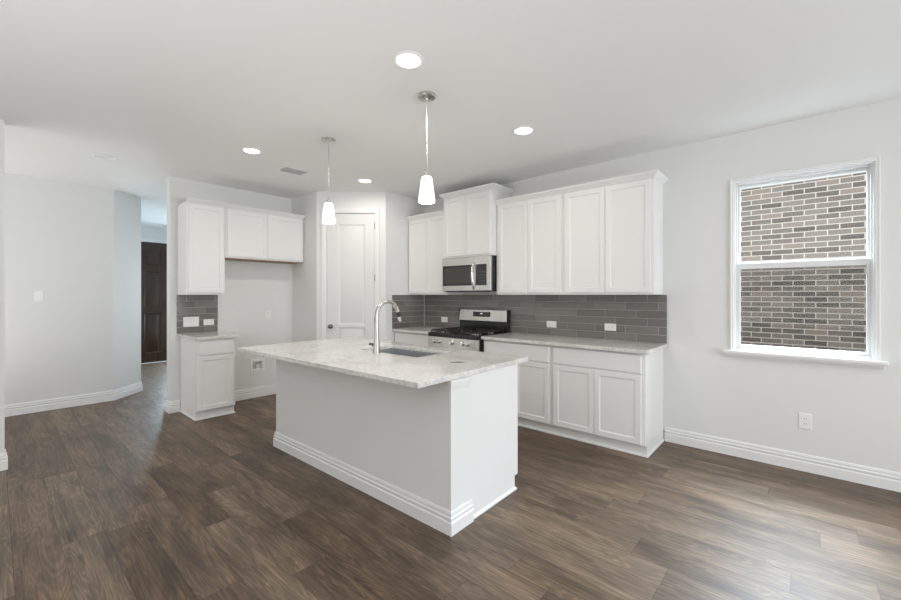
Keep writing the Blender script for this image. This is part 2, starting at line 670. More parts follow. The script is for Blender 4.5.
wd = slab_with_holes(0, DL, 0, CEIL, 0.0, 0.115, [(DU0 - 0.012, DU1 + 0.012, 0, DH + 0.012)], diag)
struct('wall_pantry_front', wd, M['wall'], smooth=False)
# left hallway wall with its 45 degree turn towards the entry
ax, ay = XL - 0.36, 1.03 + 0.36
struct('wall_left', MB().prism([(XL, -3.5), (XL, 1.03), (ax, ay), (ax - 0.12, ay), (ax - 0.12, ay - 0.10), (XL - 0.12, 0.93), (XL - 0.12, -3.5)], 0, CEIL), M['wall'], smooth=False)
struct('wall_near_left', MB().box(XN - 0.12, XN, -3.9, 0.055, 0, CEIL), M['wall'], smooth=False)
struct('wall_entry_left', MB().box(XE - 0.1, ax - 0.12, ay - 0.12, ay, 0, CEIL), M['wall'], smooth=False)
EY0, EY1 = 1.865, 2.795
we = slab_with_holes(ay, 3.6, 0, CEIL, XE - 0.12, XE, [(EY0, EY1, 0, 2.44)], lambda u, v, w: (w, u, v))
struct('wall_entry', we, M['wall'], smooth=False)
struct('wall_entry_right', MB().box(XE, XF - 0.13, 3.0, 3.12, 0, CEIL), M['wall'], smooth=False)
# right and back walls, outside the frame, with their glazed openings
struct('wall_side', slab_with_holes(YB, YW, 0, CEIL, XR, XR + 0.12, [(0.8, 3.6, 0.0, 2.4)], lambda u, v, w: (w, u, v)), M['wall'], smooth=False)
struct('wall_back', slab_with_holes(XN, XR, 0, CEIL, YB - 0.12, YB, [(-3.0, 1.8, 0.5, 2.4)], lambda u, v, w: (u, w, v)), M['wall'], smooth=False)
struct('wall_hall_end', slab_with_holes(XL, XN - 0.12, 0, CEIL, -3.62, -3.5, [(-6.5, -5.1, 0.5, 2.3)], lambda u, v, w: (u, w, v)), M['wall'], smooth=False)

# ------------------------------------------------------------------ baseboards (mitred, stepped profile)
BASE = [(0, 0), (0.0175, 0), (0.0175, 0.070), (0.0105, 0.077), (0.0140, 0.083), (0.0140, 0.097), (0.0080, 0.104), (0.0100, 0.109), (0.0100, 0.120), (0.0040, 0.132), (0, 0.132)]


def baseboard(name, path, prof=BASE, mat='trim', parent=None, dz=0.0):
    mb = MB().sweep(path, prof, lambda u, v, w: (u, v, w + dz))
    o = mb.build(name, M[mat], parent=parent)
    if not parent:
        tag(o, kind='structure')
    return o


baseboard('baseboard_right', [(XR, YW), (-0.985, YW)])
baseboard('baseboard_nook', [(XP1 + 0.055, YP + 0.055), (XP1, YP), (XF, YP), (XF, 1.868)])
baseboard('baseboard_nook_end', [(XF, 1.452), (XF, 1.35), (XF - 0.13, 1.35), (XF - 0.13, 2.98)])
baseboard('baseboard_pantry', [(XP, YP2 + 0.15), (XP, YP2), (XP - 0.055, YP2 - 0.055)])
baseboard('baseboard_left', [(XE, ay), (ax, ay), (XL, 1.03), (XL, -3.48)][0:4])
baseboard('baseboard_near_left', [(XN - 0.12, -3.4), (XN - 0.12, 0.055), (XN, 0.055), (XN, -3.9)])

# ------------------------------------------------------------------ window over the side yard
win = thing('window_1', 'white double-hung window in the right wall looking onto a brick wall', 'window', (0, YW, 0), 0, kind='structure')
CAS = [(0, 0), (0, 0.010), (0.005, 0.014), (0.016, 0.014), (0.019, 0.018), (0.026, 0.018), (0.028, 0.014), (0.028, 0)]
# casing travels so that its left is outwards
mb = MB().sweep([(WX1, WZ0), (WX1, WZ1), (WX0, WZ1), (WX0, WZ0)][::-1], CAS, lambda u, v, w: (u, -w, v))
mb.build('casing', M['trim'], win)
jam = MB()
J = 0.007
jam.box(WX0 - 0.0, WX0 + J, 0.0, 0.13, WZ0, WZ1).box(WX1 - J, WX1, 0.0, 0.13, WZ0, WZ1).box(WX0 + J, WX1 - J, 0.0, 0.13, WZ1 - J, WZ1)
jam.build('jamb', M['trim'], win, bevel=0.001)
mb = MB().box(WX0 - 0.075, WX1 + 0.063, -0.062, 0.0, WZ0 - 0.026, WZ0).box(WX0, WX1, 0.0, 0.13, WZ0 - 0.026 + 0.01, WZ0 + 0.002)
mb.build('stool', M['trim'], win, bevel=0.005, seg=3)
APR = [(0, 0), (0.040, 0), (0.040, -0.012), (0.030, -0.020), (0.022, -0.034), (0.012, -0.040), (0.012, -0.046), (0, -0.046)]
mb = MB().sweep([(WX0 - 0.055, 0.0), (WX1 + 0.04, 0.0)], [(-a, b) for a, b in APR], lambda u, v, w: (u, v, WZ0 - 0.026 + w))
mb.build('apron', M['trim'], win)


def ring_frame(mb, x0, x1, z0, z1, y0, y1, wl, wr_, wb, wt):
    mb.box(x0, x0 + wl, y0, y1, z0, z1).box(x1 - wr_, x1, y0, y1, z0, z1)
    mb.box(x0 + wl, x1 - wr_, y0, y1, z0, z0 + wb).box(x0 + wl, x1 - wr_, y0, y1, z1 - wt, z1)
    return mb


fx0, fx1, fz0, fz1 = WX0 + J, WX1 - J, WZ0 + 0.002, WZ1 - J
ring_frame(MB(), fx0, fx1, fz0, fz1, 0.03, 0.125, 0.010, 0.010, 0.016, 0.010).build('window_frame', M['vinyl'], win, bevel=0.002)
mid = 1.626
u_sash = ring_frame(MB(), fx0 + 0.010, fx1 - 0.010, mid - 0.030, fz1 - 0.010, 0.085, 0.115, 0.015, 0.015, 0.056, 0.020).build('upper_sash', M['vinyl'], win, bevel=0.003)
l_sash = ring_frame(MB(), fx0 + 0.010, fx1 - 0.010, fz0 + 0.016, mid + 0.016, 0.045, 0.080, 0.019, 0.019, 0.026, 0.048).build('lower_sash', M['vinyl'], win, bevel=0.003)
MB().box(fx0 + 0.026, fx1 - 0.026, 0.0995, 0.1, mid + 0.02, fz1 - 0.031).build('pane', M['glass'], u_sash, smooth=False)
MB().box(fx0 + 0.030, fx1 - 0.030, 0.0625, 0.063, fz0 + 0.043, mid - 0.033).build('pane', M['glass'], l_sash, smooth=False)
MB().box(-0.06, 0.0, 0.052, 0.078, mid + 0.0165, mid + 0.028).build('sash_lock', M['vinyl'], l_sash, bevel=0.003)
k = MB()
k.v = [(fx0 + 0.014, 0.119, fz0 + 0.02), (fx1 - 0.014, 0.119, fz0 + 0.02), (fx1 - 0.014, 0.119, mid - 0.005), (fx0 + 0.014, 0.119, mid - 0.005)]
k.f = [(0, 1, 2, 3)]
k.build('insect_screen', M['screen'], win, smooth=False)

# outside: the neighbour's brick wall across the side yard
YBR = 6.7
bw = thing('neighbour_brick_wall', 'mixed brown and grey brick wall of the neighbouring house outside the window', 'wall', (0, YBR, 0), 0, kind='structure')
MB().box(-6, 6, 0, 0.2, -0.3, 2.80).build('brickwork', M['brick'], bw, smooth=False)
MB().box(-6, 6, -0.02, 0.2, 2.80, 3.0).build('frieze_board', M['trim'], bw)
struct('ground', MB().box(-6, 8, YW + 0.16, 9, -0.4, -0.3), M['concrete'], smooth=False)

# ------------------------------------------------------------------ doors
# pantry door: white two panel slab in a moulded casing
pd = thing('door_1', 'white two-panel pantry door with satin knob between the cabinet runs', 'door', (XP1, YP, 0), DANG, kind='structure')


def panel_door(w, h, t, panels, inset=0.028, depth=0.009, bump=0.006):
    """slab door in local x 0..w, front at y=0, back y=t; panels: (x0,x1,z0,z1) recessed with a raised field, on both faces of the mesh front"""
    mb = slab_with_holes(0, w, 0.008, h, 0, t, panels, lambda u, v, z: (u, z, v))
    for x0, x1, z0, z1 in panels:
        k = len(mb.v)
        st = [(0, 0), (0.006, 0.004), (0.014, depth), (inset, depth), (inset + 0.018, depth - bump)]
        for d, y in st:
            mb.v += [(x0 + d, y, z0 + d), (x1 - d, y, z0 + d), (x1 - d, y, z1 - d), (x0 + d, y, z1 - d)]
        for a in range(len(st) - 1):
            for i in range(4):
                j = (i + 1) % 4
                mb.f.append((k + a * 4 + i, k + a * 4 + j, k + a * 4 + 4 + j, k + a * 4 + 4 + i))
        e = k + (len(st) - 1) * 4
        mb.f.append((e, e + 1, e + 2, e + 3))
        b = len(mb.v)
        mb.v += [(x0, t, z0), (x1, t, z0), (x1, t, z1), (x0, t, z1)]
        mb.f.append((b + 3, b + 2, b + 1, b))
    return mb


leaf = panel_door(DU1 - DU0 - 0.006, DH - 0.004, 0.035, [(0.150, DU1 - DU0 - 0.006 - 0.130, 0.975, 2.315), (0.150, DU1 - DU0 - 0.006 - 0.130, 0.21, 0.94)])
leaf_o = leaf.build('door_leaf', M['door_paint'], pd, loc=(DU0 + 0.003, 0.012, 0))
for z in (0.30, 1.03, 1.60, 2.29):
    h = MB().lathe([(0.006, -0.045), (0.006, 0.045)], 10, (0, 0, z)).box(-0.004, 0.020, 0.002, 0.004, z - 0.042, z + 0.042)
    h.build('hinge', M['bronze'], pd, loc=(DU1 + 0.002, -0.004, 0))
kb = MB().lathe([(0.028, 0.0), (0.028, 0.006), (0.012, 0.010), (0.010, 0.030), (0.022, 0.036), (0.027, 0.048), (0.024, 0.058), (0.010, 0.063)], 20, (DU0 + 0.055, 0.012, 0.955), 'y')
kb.build('knob', M['bronze'], pd)
jb = MB().box(DU0 - 0.012, DU0, -0.001, 0.115, 0, DH).box(DU1, DU1 + 0.012, -0.001, 0.115, 0, DH).box(DU0 - 0.012, DU1 + 0.012, -0.001, 0.115, DH, DH + 0.012)
jb.box(DU0, DU0 + 0.01, 0.05, 0.075, 0, DH).box(DU1 - 0.01, DU1, 0.05, 0.075, 0, DH).box(DU0 + 0.01, DU1 - 0.01, 0.05, 0.075, DH - 0.01, DH)
jb.build('jamb', M['trim'], pd)
CAS2 = [(0, 0), (0, 0.009), (0.010, 0.014), (0.034, 0.014), (0.040, 0.018), (0.054, 0.018), (0.057, 0.014), (0.057, 0)]
MB().sweep([(DU0 - 0.006, 0), (DU0 - 0.006, DH + 0.006), (DU1 + 0.006, DH + 0.006), (DU1 + 0.006, 0)], CAS2, lambda u, v, w: (u, -w, v)).build('casing', M['trim'], pd)

# entry door: dark stained six panel door at the end of the hall, facing +x
ed = thing('door_2', 'dark stained wooden six-panel entry door at the end of the hall', 'door', (XE, EY0, 0), R(90), kind='structure')
ew = EY1 - EY0
pa, pb = (0.125, 0.405), (0.525, 0.805)
rows = [(0.20, 0.99), (1.13, 1.84), (1.98, 2.27)]
el = panel_door(ew - 0.006, 2.436, 0.045, [(a, b, c, d) for a, b in (pa, pb) for c, d in rows], inset=0.04, depth=0.014, bump=0.010)
el.build('door_leaf', M['dark_wood'], ed, loc=(0.003, 0.02, 0))
MB().box(0, ew, -0.03, 0.12, 0.0, 0.012).build('threshold', M['edge_metal'], ed)
MB().sweep([(0, 0), (0, 2.44), (ew, 2.44), (ew, 0)], CAS2, lambda u, v, w: (u, -w, v)).build('casing', M['trim'], ed)
MB().lathe([(0.03, 0), (0.03, 0.008), (0.012, 0.014), (0.012, 0.04), (0.027, 0.05), (0.027, 0.065), (0.012, 0.072)], 18, (ew - 0.07, 0.02, 0.97), 'y').build('knob', M['bronze'], ed)


# ------------------------------------------------------------------ cabinets
def shaker(w, h, rail=0.046, t=0.019):
    """door in x 0..w, z 0..h, front at y=-t, back at y=0"""
    mb = MB()
    st = [(0, 0), (0, -t + 0.002), (0.002, -t), (rail, -t), (rail + 0.005, -t + 0.004), (rail + 0.007, -t + 0.0065)]
    k = 0
    for d, y in st:
        mb.v += [(d, y, d), (w - d, y, d), (w - d, y, h - d), (d, y, h - d)]
    for a in range(len(st) - 1):
        for i in range(4):
            j = (i + 1) % 4
            mb.f.append((k + a * 4 + i, k + a * 4 + j, k + a * 4 + 4 + j, k + a * 4 + 4 + i))
    e = (len(st) - 1) * 4
    mb.f += [(e, e + 1, e + 2, e + 3), (3, 2, 1, 0)]
    return mb


def slab_front(w, h, t=0.019):
    mb = MB()
    st = [(0, 0), (0, -t + 0.003), (0.003, -t)]
    for d, y in st:
        mb.v += [(d, y, d), (w - d, y, d), (w - d, y, h - d), (d, y, h - d)]
    for a in range(2):
        for i in range(4):
            j = (i + 1) % 4
            mb.f.append((a * 4 + i, a * 4 + j, a * 4 + 4 + j, a * 4 + 4 + i))
    mb.f += [(8, 9, 10, 11), (3, 2, 1, 0)]
    return mb


def doors(parent, w, d, z0, z1, n, ml=0.022, mr=0.022, gap=0.004):
    dw = (w - ml - mr - gap * (n - 1)) / n
    for i in range(n):
        shaker(dw, z1 - z0).build('door', M['cabinet'], parent, loc=(ml + i * (dw + gap), -d - 0.0005, z0))


def upper_cabinet(label, loc, rz, w, h, d, n, group, ml=0.022, mr=0.022, top=0.020, raw_bottom=False):
    t = thing('wall_cabinet', label, 'cabinet', loc, rz, group)
    e = 0.0008
    MB().box(e, w - e, -d, -e, 0.006 if raw_bottom else 0, h).build('cabinet_body', M['cabinet'], t, bevel=0.0012)
    if raw_bottom:
        MB().box(e, w - e, -d + 0.001, -e, 0, 0.0055).build('bottom_panel', M['raw_wood'], t)
    doors(t, w, d, 0.022, h - top, n, ml, mr)
    return t


# crown: profile offset outwards from the cabinet face, height w
CROWN = [(0.0, 0.0), (0.006, 0.0), (0.010, 0.010), (0.022, 0.020), (0.030, 0.034), (0.040, 0.040), (0.044, 0.046), (0.044, 0.058), (0.0, 0.058)]


def crown(path, z, parent=None, sc=1.0):
    """path travels so that the outside of the cabinet lies on its right"""
    mb = MB().sweep(path, [(-a * sc, b * sc) for a, b in CROWN], lambda u, v, w: (u, v, z + w))
    return mb.build('crown_moulding', M['cabinet'], parent)


UZ, UH, UD = 1.375, 1.05, 0.315
G_UP = 'white wall cabinets of the range wall'
upper_cabinet('white two-door wall cabinet on the range wall right beside the microwave', (-2.69, YW, UZ), 0, 0.832, UH, UD, 2, G_UP, ml=0.040)
upper_cabinet('white two-door wall cabinet at the right end of the range wall nearest the window', (-1.858, YW, UZ), 0, 0.858, UH, UD, 2, G_UP, ml=0.028, mr=0.024)
cl = upper_cabinet('white two-door wall cabinet on the range wall left of the microwave', (-4.188, YW, UZ), 0, 0.728, UH, UD, 2, G_UP)
crown([(0.0, -UD - 0.002), (0.727, -UD - 0.002)], UH - 0.010, cl, 0.9)
ct = upper_cabinet('taller white cabinet above the microwave, raised over its neighbours', (-3.459, YW, 1.832), 0, 0.768, 0.775, 0.385, 2, G_UP, 0.03, 0.03, top=0.03)
crown([(0.0, -0.16), (0.0, -0.387), (0.768, -0.387), (0.768, -0.002)], 0.775 - 0.012, ct, 0.95)
c = crown([(-2.689, YW - UD - 0.002), (-1.0, YW - UD - 0.002), (-1.0, YW - 0.002)], UZ + UH - 0.010, None, 0.9)
tag(c, 'white crown moulding along the top of the right-hand wall cabinets', 'moulding')

G_N = 'white wall cabinets of the refrigerator nook'
nd = 0.325
upper_cabinet('tall narrow single-door wall cabinet over the small counter in the nook', (XF, 1.424, UZ), R(90), 0.402, 1.05, nd, 1, G_N, 0.016, 0.016)
upper_cabinet('short wide two-door wall cabinet above the empty refrigerator space', (XF, 1.828, 1.815), R(90), 1.005, 0.61, nd, 2, G_N, 0.02, 0.02, raw_bottom=True)
c = crown([(XF + nd + 0.002, 1.424), (XF + nd + 0.002, YP - 0.003)], UZ + UH - 0.012, None, 0.9)
tag(c, 'white crown moulding along the top of the nook cabinets', 'moulding')

SHOE = [(0, 0), (0.012, 0), (0.012, 0.006), (0.009, 0.014), (0.004, 0.018), (0, 0.018)]


def base_cabinet(label, loc, rz, w, d, group, drawers, ndoors, end_left=False, end_right=False, ml=0.02, mr=0.02):
    t = thing('base_cabinet', label, 'cabinet', loc, rz, group)
    e = 0.0008
    TK, TR = 0.098, 0.036
    MB().box(e, w - e, -d, -e, TK, 0.882).build('cabinet_body', M['cabinet'], t, bevel=0.0012)
    a = 0.0008
    b = w - 0.0008
    MB().box(a, b, -d + TR, -0.01, 0.0005, TK - 0.001).build('toe_kick', M['cabinet'], t)
    sh = []
    if end_left:
        sh.append((a, -0.01))
    sh += [(a, -d + TR), (b, -d + TR)]
    if end_right:
        sh.append((b, -0.02))
    MB().sweep(sh, [(-o, z) for o, z in SHOE], lambda u, v, z: (u, v, z + 0.0005)).build('shoe_moulding', M['cabinet'], t)
    dw = (w - ml - mr - 0.004 * (drawers - 1)) / drawers
    for i in range(drawers):
        slab_front(dw, 0.156).build('drawer_front', M['cabinet'], t, loc=(ml + i * (dw + 0.004), -d - 0.0005, 0.710))
    doors(t, w, d, 0.108, 0.696, ndoors, ml, mr)
    return t


BD = 0.568
G_B = 'white base cabinets of the range wall'
base_cabinet('white base cabinet directly right of the range, partly behind the island', (-2.688, YW, 0), 0, 0.83, BD, G_B, 1, 2, mr=0.022)
base_cabinet('white base cabinet at the right end of the counter nearest the window', (-1.857, YW, 0), 0, 0.857, BD, G_B, 1, 2, end_right=True, ml=0.025, mr=0.032)
base_cabinet('white base cabinet in the corner left of the range', (-4.188, YW, 0), 0, 0.722, BD, G_B, 1, 2)
base_cabinet('small single-door base cabinet under the short counter in the nook', (XF, 1.455, 0), R(90), 0.395, 0.575, 'nook base cabinet', 1, 1, end_left=True, end_right=True, ml=0.018, mr=0.022)


def countertop(label, x0, x1, y0, y1, loc=(0, 0, 0), rz=0, holes=(), z=0.914, t=0.031, taper=0.0):
    mb = slab_with_holes(x0, x1, y0, y1, z - t, z, list(holes), lambda u, v, w: (u, v + taper * u * (y1 - v) / (y1 - y0), w))
    o = mb.build('countertop', M['stone'], None, loc=loc, rot=rz, bevel=0.0035, seg=3)
    return tag(o, label, 'countertop')


countertop('pale speckled granite countertop right of the range along the tiled wall', -2.689, -0.968, YW - 0.618, YW - 0.001)
countertop('pale granite countertop in the corner left of the range', -4.187, -3.464, YW - 0.618, YW - 0.001)
countertop('small pale granite countertop on the narrow nook base cabinet', XF + 0.001, XF + 0.618, 1.432, 1.868)


# ------------------------------------------------------------------ tile backsplashes
def backsplash(label, loc, rz, w, joints, trims, group):
    """joints: first joint offset of the three course cycle; courses counted from the top"""
    H0, H1, n = 0.9145, 1.3745, 6
    rh = (H1 - H0) / n
    t = thing('tile_backsplash', label, 'backsplash', loc, rz, group)
    MB().box(0, w, -0.006, -0.0005, H0, H1).build('grout', M['grout'], t, smooth=False)
    g = 0.0017
    mb = MB()
    for r in range(n):
        z1 = H1 - r * rh
        z0 = z1 - rh
        x = joints[r % 3] % 0.3055 - 0.3055
        while x < w:
            a, b = max(x + g, 0.001), min(x + 0.3055 - g, w - 0.001)
            if b - a > 0.012:
                lo, hi = z0 + g, z1 - g
                k = len(mb.v)
                bv = 0.0018
                for d, yy in ((0, -0.006), (0, -0.0085), (bv, -0.0100)):
                    mb.v += [(a + d, yy, lo + d), (b - d, yy, lo + d), (b - d, yy, hi - d), (a + d, yy, hi - d)]
                for q in range(2):
                    for i in range(4):
                        j = (i + 1) % 4
                        mb.f.append((k + q * 4 + i, k + q * 4 + j, k + q * 4 + 4 + j, k + q * 4 + 4 + i))
                mb.f.append((k + 8, k + 9, k + 10, k + 11))
            x += 0.3055
    mb.build('tiles', M['tile'], t, smooth=False)
    for x0, x1 in trims:
        MB().box(x0, x1, -0.0115, -0.0005, H0, H1).build('edge_strip', M['edge_metal'], t)
    return t


G_T = 'grey tile backsplashes'
bx = -4.19
backsplash('long grey subway-tile backsplash behind the range and right-hand counter', (bx, YW, 0), 0, -0.962 - bx,
           [-2.056 - bx, -1.957 - bx, -1.852 - bx], [(-0.962 - bx - 0.006, -0.962 - bx)], G_T)
backsplash('short grey tile backsplash on the pantry side wall left of the range', (XP, YP2 + 0.105, 0), R(90), YW - YP2 - 0.105 - 0.0118,
           [0.12, 0.22, 0.02], [(YW - YP2 - 0.105 - 0.0118 - 0.006, YW - YP2 - 0.105 - 0.0118)], G_T)
backsplash('small grey tile backsplash above the nook counter', (XF, 1.415, 0), R(90), 0.445, [0.10, 0.20, 0.30], [(0.439, 0.445)], G_T)


# ------------------------------------------------------------------ plates and outlets
def plate(name, label, cat, loc, rz, w, h, kind, group=None, gangs=1):
    """plate in local x, z centred; front towards -y"""
    t = thing(name, label, cat, loc, rz, group)
    mb = MB()
    st = [(0, 0), (0, -0.003), (0.003, -0.006)]
    for d, y in st:
        mb.v += [(-w / 2 + d, y, -h / 2 + d), (w / 2 - d, y, -h / 2 + d), (w / 2 - d, y, h / 2 - d), (-w / 2 + d, y, h / 2 - d)]
    for a in range(2):
        for i in range(4):
            j = (i + 1) % 4
            mb.f.append((a * 4 + i, a * 4 + j, a * 4 + 4 + j, a * 4 + 4 + i))
    mb.f += [(8, 9, 10, 11), (3, 2, 1, 0)]
    mb.build('cover_plate', M['plastic'], t)
    horiz = w > h
    if kind == 'outlet':
        for s in (-1, 1):
            cx, cz = (s * 0.0195, 0) if horiz else (0, s * 0.0195)
            sw, sh = (0.028, 0.034) if horiz else (0.034, 0.028)
            so = MB().box(cx - sw / 2, cx + sw / 2, -0.0078, -0.0055, cz - sh / 2, cz + sh / 2).build('socket', M['plastic'], t, bevel=0.0015)
            sl = MB()
            for q in (-0.0065, 0.0065):
                if horiz:
                    sl.box(cx - 0.004, cx + 0.006, -0.0082, -0.0076, q - 0.0012, q + 0.0012)
                else:
                    sl.box(q - 0.0012, q + 0.0012, -0.0082, -0.0076, cz - 0.004, cz + 0.006)
            sl.build('slot', M['slot'], so, smooth=False)
    elif kind == 'switch':
        for g_ in range(gangs):
            c0 = (g_ - (gangs - 1) / 2) * 0.046
            cx, cz = c0, 0
            sw, sh = 0.033, 0.067
            MB().box(cx - sw / 2, cx + sw / 2, -0.0085, -0.0055, cz - sh / 2, cz + sh / 2).build('rocker', M['plastic'], t, bevel=0.0015)
    return t


yt = YW - 0.0102
G_O = 'white outlets in the tile backsplash'
plate('wall_outlet', 'white outlet in the grey tile just right of the range', 'outlet', (-2.149, yt, 1.040), 0, 0.117, 0.073, 'outlet', G_O)
plate('wall_outlet', 'white outlet in the grey tile towards the window end of the counter', 'outlet', (-1.492, yt, 1.043), 0, 0.117, 0.073, 'outlet', G_O)
plate('wall_outlet', 'white outlet in the grey tile left of the range', 'outlet', (-3.784, yt, 1.028), 0, 0.117, 0.073, 'outlet', G_O)
xt = XF + 0.0102
plate('switch_plate', 'wide white three-gang switch plate in the nook tile', 'switch', (xt, 1.562, 1.052), R(90), 0.165, 0.117, 'switch', None, 3)
plate('wall_outlet', 'white outlet in the nook tile beside the wide switch plate', 'outlet', (xt, 1.752, 1.038), R(90), 0.117, 0.073, 'outlet')
plate('wall_outlet', 'white outlet on the bare wall of the empty refrigerator space', 'outlet', (XF, 2.487, 1.103), R(90), 0.073, 0.117, 'outlet')
plate('wall_outlet', 'white outlet low on the wall below the window', 'outlet', (0.004, YW, 0.388), 0, 0.078, 0.122, 'outlet')
plate('light_switch', 'white switch plate on the bare hallway wall at far left', 'switch', (XL, 0.350, 1.360), R(90), 0.076, 0.118, 'switch')

# recessed water supply box for the refrigerator
ib = thing('water_outlet_box', 'white recessed water box low on the refrigerator wall beside the island', 'outlet box', (XF, 2.347, 0.425), R(90))
ring_frame(MB(), -0.095, 0.095, -0.085, 0.085, -0.008, -0.0005, 0.034, 0.034, 0.034, 0.034).build('box_frame', M['plastic'], ib, bevel=0.002)
bx2 = MB().box(-0.0615, 0.0615, 0.080, 0.084, -0.0515, 0.0515)
bx2.box(-0.0615, -0.0585, -0.0005, 0.080, -0.0515, 0.0515).box(0.0585, 0.0615, -0.0005, 0.080, -0.0515, 0.0515)
bx2.box(-0.0585, 0.0585, -0.0005, 0.080, -0.0515, -0.0485).box(-0.0585, 0.0585, -0.0005, 0.080, 0.0485, 0.0515)
bx2.build('box_recess', M['plastic'], ib)
MB().lathe([(0.010, 0.0), (0.010, 0.02), (0.006, 0.024), (0.006, 0.05)], 12, (-0.012, 0.035, -0.0484)).box(-0.034, -0.005, 0.025, 0.031, -0.01, 0.0).build('valve', M['chrome'], ib)

# ------------------------------------------------------------------ island
IP, IR = (-1.52, 1.73), R(1.0)
isl = thing('kitchen_island', 'white panelled kitchen island base with stepped skirting under the granite top', 'island', (IP[0], IP[1], 0), IR)
IL = -2.085
MB().box(IL, -0.010, 0, 0.17, 0.0, 0.882).build('back_panel', M['cabinet'], isl, bevel=0.001)
MB().box(IL + 0.02, -0.012, 0.1705, 0.740, 0.098, 0.70).build('cabinet_body', M['cabinet'], isl, bevel=0.001)
MB().box(IL + 0.02, -0.012, 0.1705, 0.698, 0.0005, 0.097).build('toe_kick', M['cabinet'], isl)
MB().box(-0.0118, -0.004, 0.1705, 0.740, 0.0975, 0.882).box(-0.0118, -0.004, 0.1705, 0.700, 0.0005, 0.0975).build('end_panel', M['cabinet'], isl)
MB().box(-0.0098, 0.0, -0.0005, 0.176, 0.0, 0.882).build('corner_board', M['cabinet'], isl, bevel=0.001)
MB().sweep([(IL, 0.17), (IL, -0.0006), (0.0006, -0.0006), (0.0006, 0.191)], [(-o, z) for o, z in BASE], lambda u, v, z: (u, v, z + 0.0005)).build('skirting', M['trim'], isl)
TOPM = [(0, 0), (0.003, 0.0), (0.006, 0.010), (0.006, 0.018), (0.010, 0.026), (0.010, 0.060), (0, 0.060)]
MB().sweep([(IL, 0.0), (0.0006, -0.0006), (0.0006, 0.178)], [(-o, z + 0.8215) for o, z in TOPM], lambda u, v, z: (u, v, z)).build('top_trim', M['trim'], isl)
MB().sweep([(-0.004, 0.192), (-0.004, 0.700), (IL + 0.02, 0.700)], [(-o, z) for o, z in SHOE], lambda u, v, z: (u, v, z + 0.0005)).build('shoe_moulding', M['cabinet'], isl)
# doors on the working side (front towards +y): seen only from the range side
for i in range(4):
    w4 = (-IL - 0.02 - 0.03) / 4 - 0.004
    o = shaker(w4, 0.62).build('door', M['cabinet'], isl, loc=(-0.02 - i * (w4 + 0.004), 0.7405, 0.106))
    o.rotation_euler = (0, 0, R(180))
    o = slab_front(w4, 0.122).build('drawer_front', M['cabinet'], isl, loc=(-0.02 - i * (w4 + 0.004), 0.7405, 0.743))
    o.rotation_euler = (0, 0, R(180))
MB().box(IL + 0.02, -0.012, 0.7275, 0.740, 0.7005, 0.882).build('face_frame', M['cabinet'], isl)
MB().box(IL + 0.02, IL + 0.04, 0.1705, 0.7270, 0.7005, 0.882).build('side_panel', M['cabinet'], isl)

SX0, SX1, SY0, SY1 = -1.31, -0.61, 0.340, 0.718
it = countertop('large pale granite island top with sink cutout and overhang', -2.190, 0.004, -0.270, 0.880, (IP[0], IP[1], 0), IR, [(SX0, SX1, SY0, SY1)], taper=0.012)
it['label'] = 'large pale granite island countertop with a sink cutout and polished edge'


def mineral_spot(m):
    """one brown mineral streak in the island's slab: part of the stone's own pattern"""
    m = m.copy()
    m.name = 'pale_granite_with_streak'
    n, l = m.node_tree.nodes, m.node_tree.links
    p = n['Principled BSDF']
    src = p.inputs['Base Color'].links[0].from_socket
    tc = n.new('ShaderNodeTexCoord')
    mp = n.new('ShaderNodeMapping')
    a = R(48)
    c0 = Vector((-0.248, 0.360, 0))
    mp.vector_type = 'POINT'
    mp.inputs['Rotation'].default_value = (0, 0, -a)
    sub_ = n.new('ShaderNodeVectorMath')
    sub_.operation = 'SUBTRACT'
    sub_.inputs[1].default_value = (c0.x, c0.y, 0.914)
    l.new(tc.outputs['Object'], sub_.inputs[0])
    l.new(sub_.outputs[0], mp.inputs['Vector'])
    sc = n.new('ShaderNodeVectorMath')
    sc.operation = 'MULTIPLY'
    sc.inputs[1].default_value = (1 / 0.060, 1 / 0.030, 30)
    l.new(mp.outputs['Vector'], sc.inputs[0])
    ln = n.new('ShaderNodeVectorMath')
    ln.operation = 'LENGTH'
    l.new(sc.outputs[0], ln.inputs[0])
    f = ramp(n, l, ln.outputs['Value'], [(0.75, (1, 1, 1, 1)), (1.0, (0, 0, 0, 1))])
    c = mixrgb(n, l, math_node(n, l, 'MULTIPLY', f, 0.85), src, (0.10, 0.075, 0.06, 1))
    l.new(c, p.inputs['Base Color'])
    return m


it.data.materials[0] = mineral_spot(M['stone'])

# undermount sink
sk = thing('kitchen_sink', 'undermount stainless steel sink set in the island countertop', 'sink', (IP[0], IP[1], 0), IR)
t_ = 0.002
z1, z0 = 0.8825, 0.708
mb = MB()
rr = 0.012
ring = [(SX0 - 0.008, SY0 - 0.008), (SX1 + 0.008, SY0 - 0.008), (SX1 + 0.008, SY1 + 0.008), (SX0 - 0.008, SY1 + 0.008)]
i1 = [(SX0 - 0.004, SY0 - 0.004), (SX1 + 0.004, SY0 - 0.004), (SX1 + 0.004, SY1 + 0.004), (SX0 - 0.004, SY1 + 0.004)]
i2 = [(SX0 + 0.006, SY0 + 0.006), (SX1 - 0.006, SY0 + 0.006), (SX1 - 0.006, SY1 - 0.006), (SX0 + 0.006, SY1 - 0.006)]
i3 = [(SX0 + 0.03, SY0 + 0.03), (SX1 - 0.03, SY0 + 0.03), (SX1 - 0.03, SY1 - 0.03), (SX0 + 0.03, SY1 - 0.03)]
mb.loft([[(x, y, z1) for x, y in ring], [(x, y, z1) for x, y in i1], [(x, y, z0 + 0.02) for x, y in i2], [(x, y, z0) for x, y in i3]], caps=False)
k = len(mb.v)
mb.f.append((k - 4, k - 3, k - 2, k - 1))
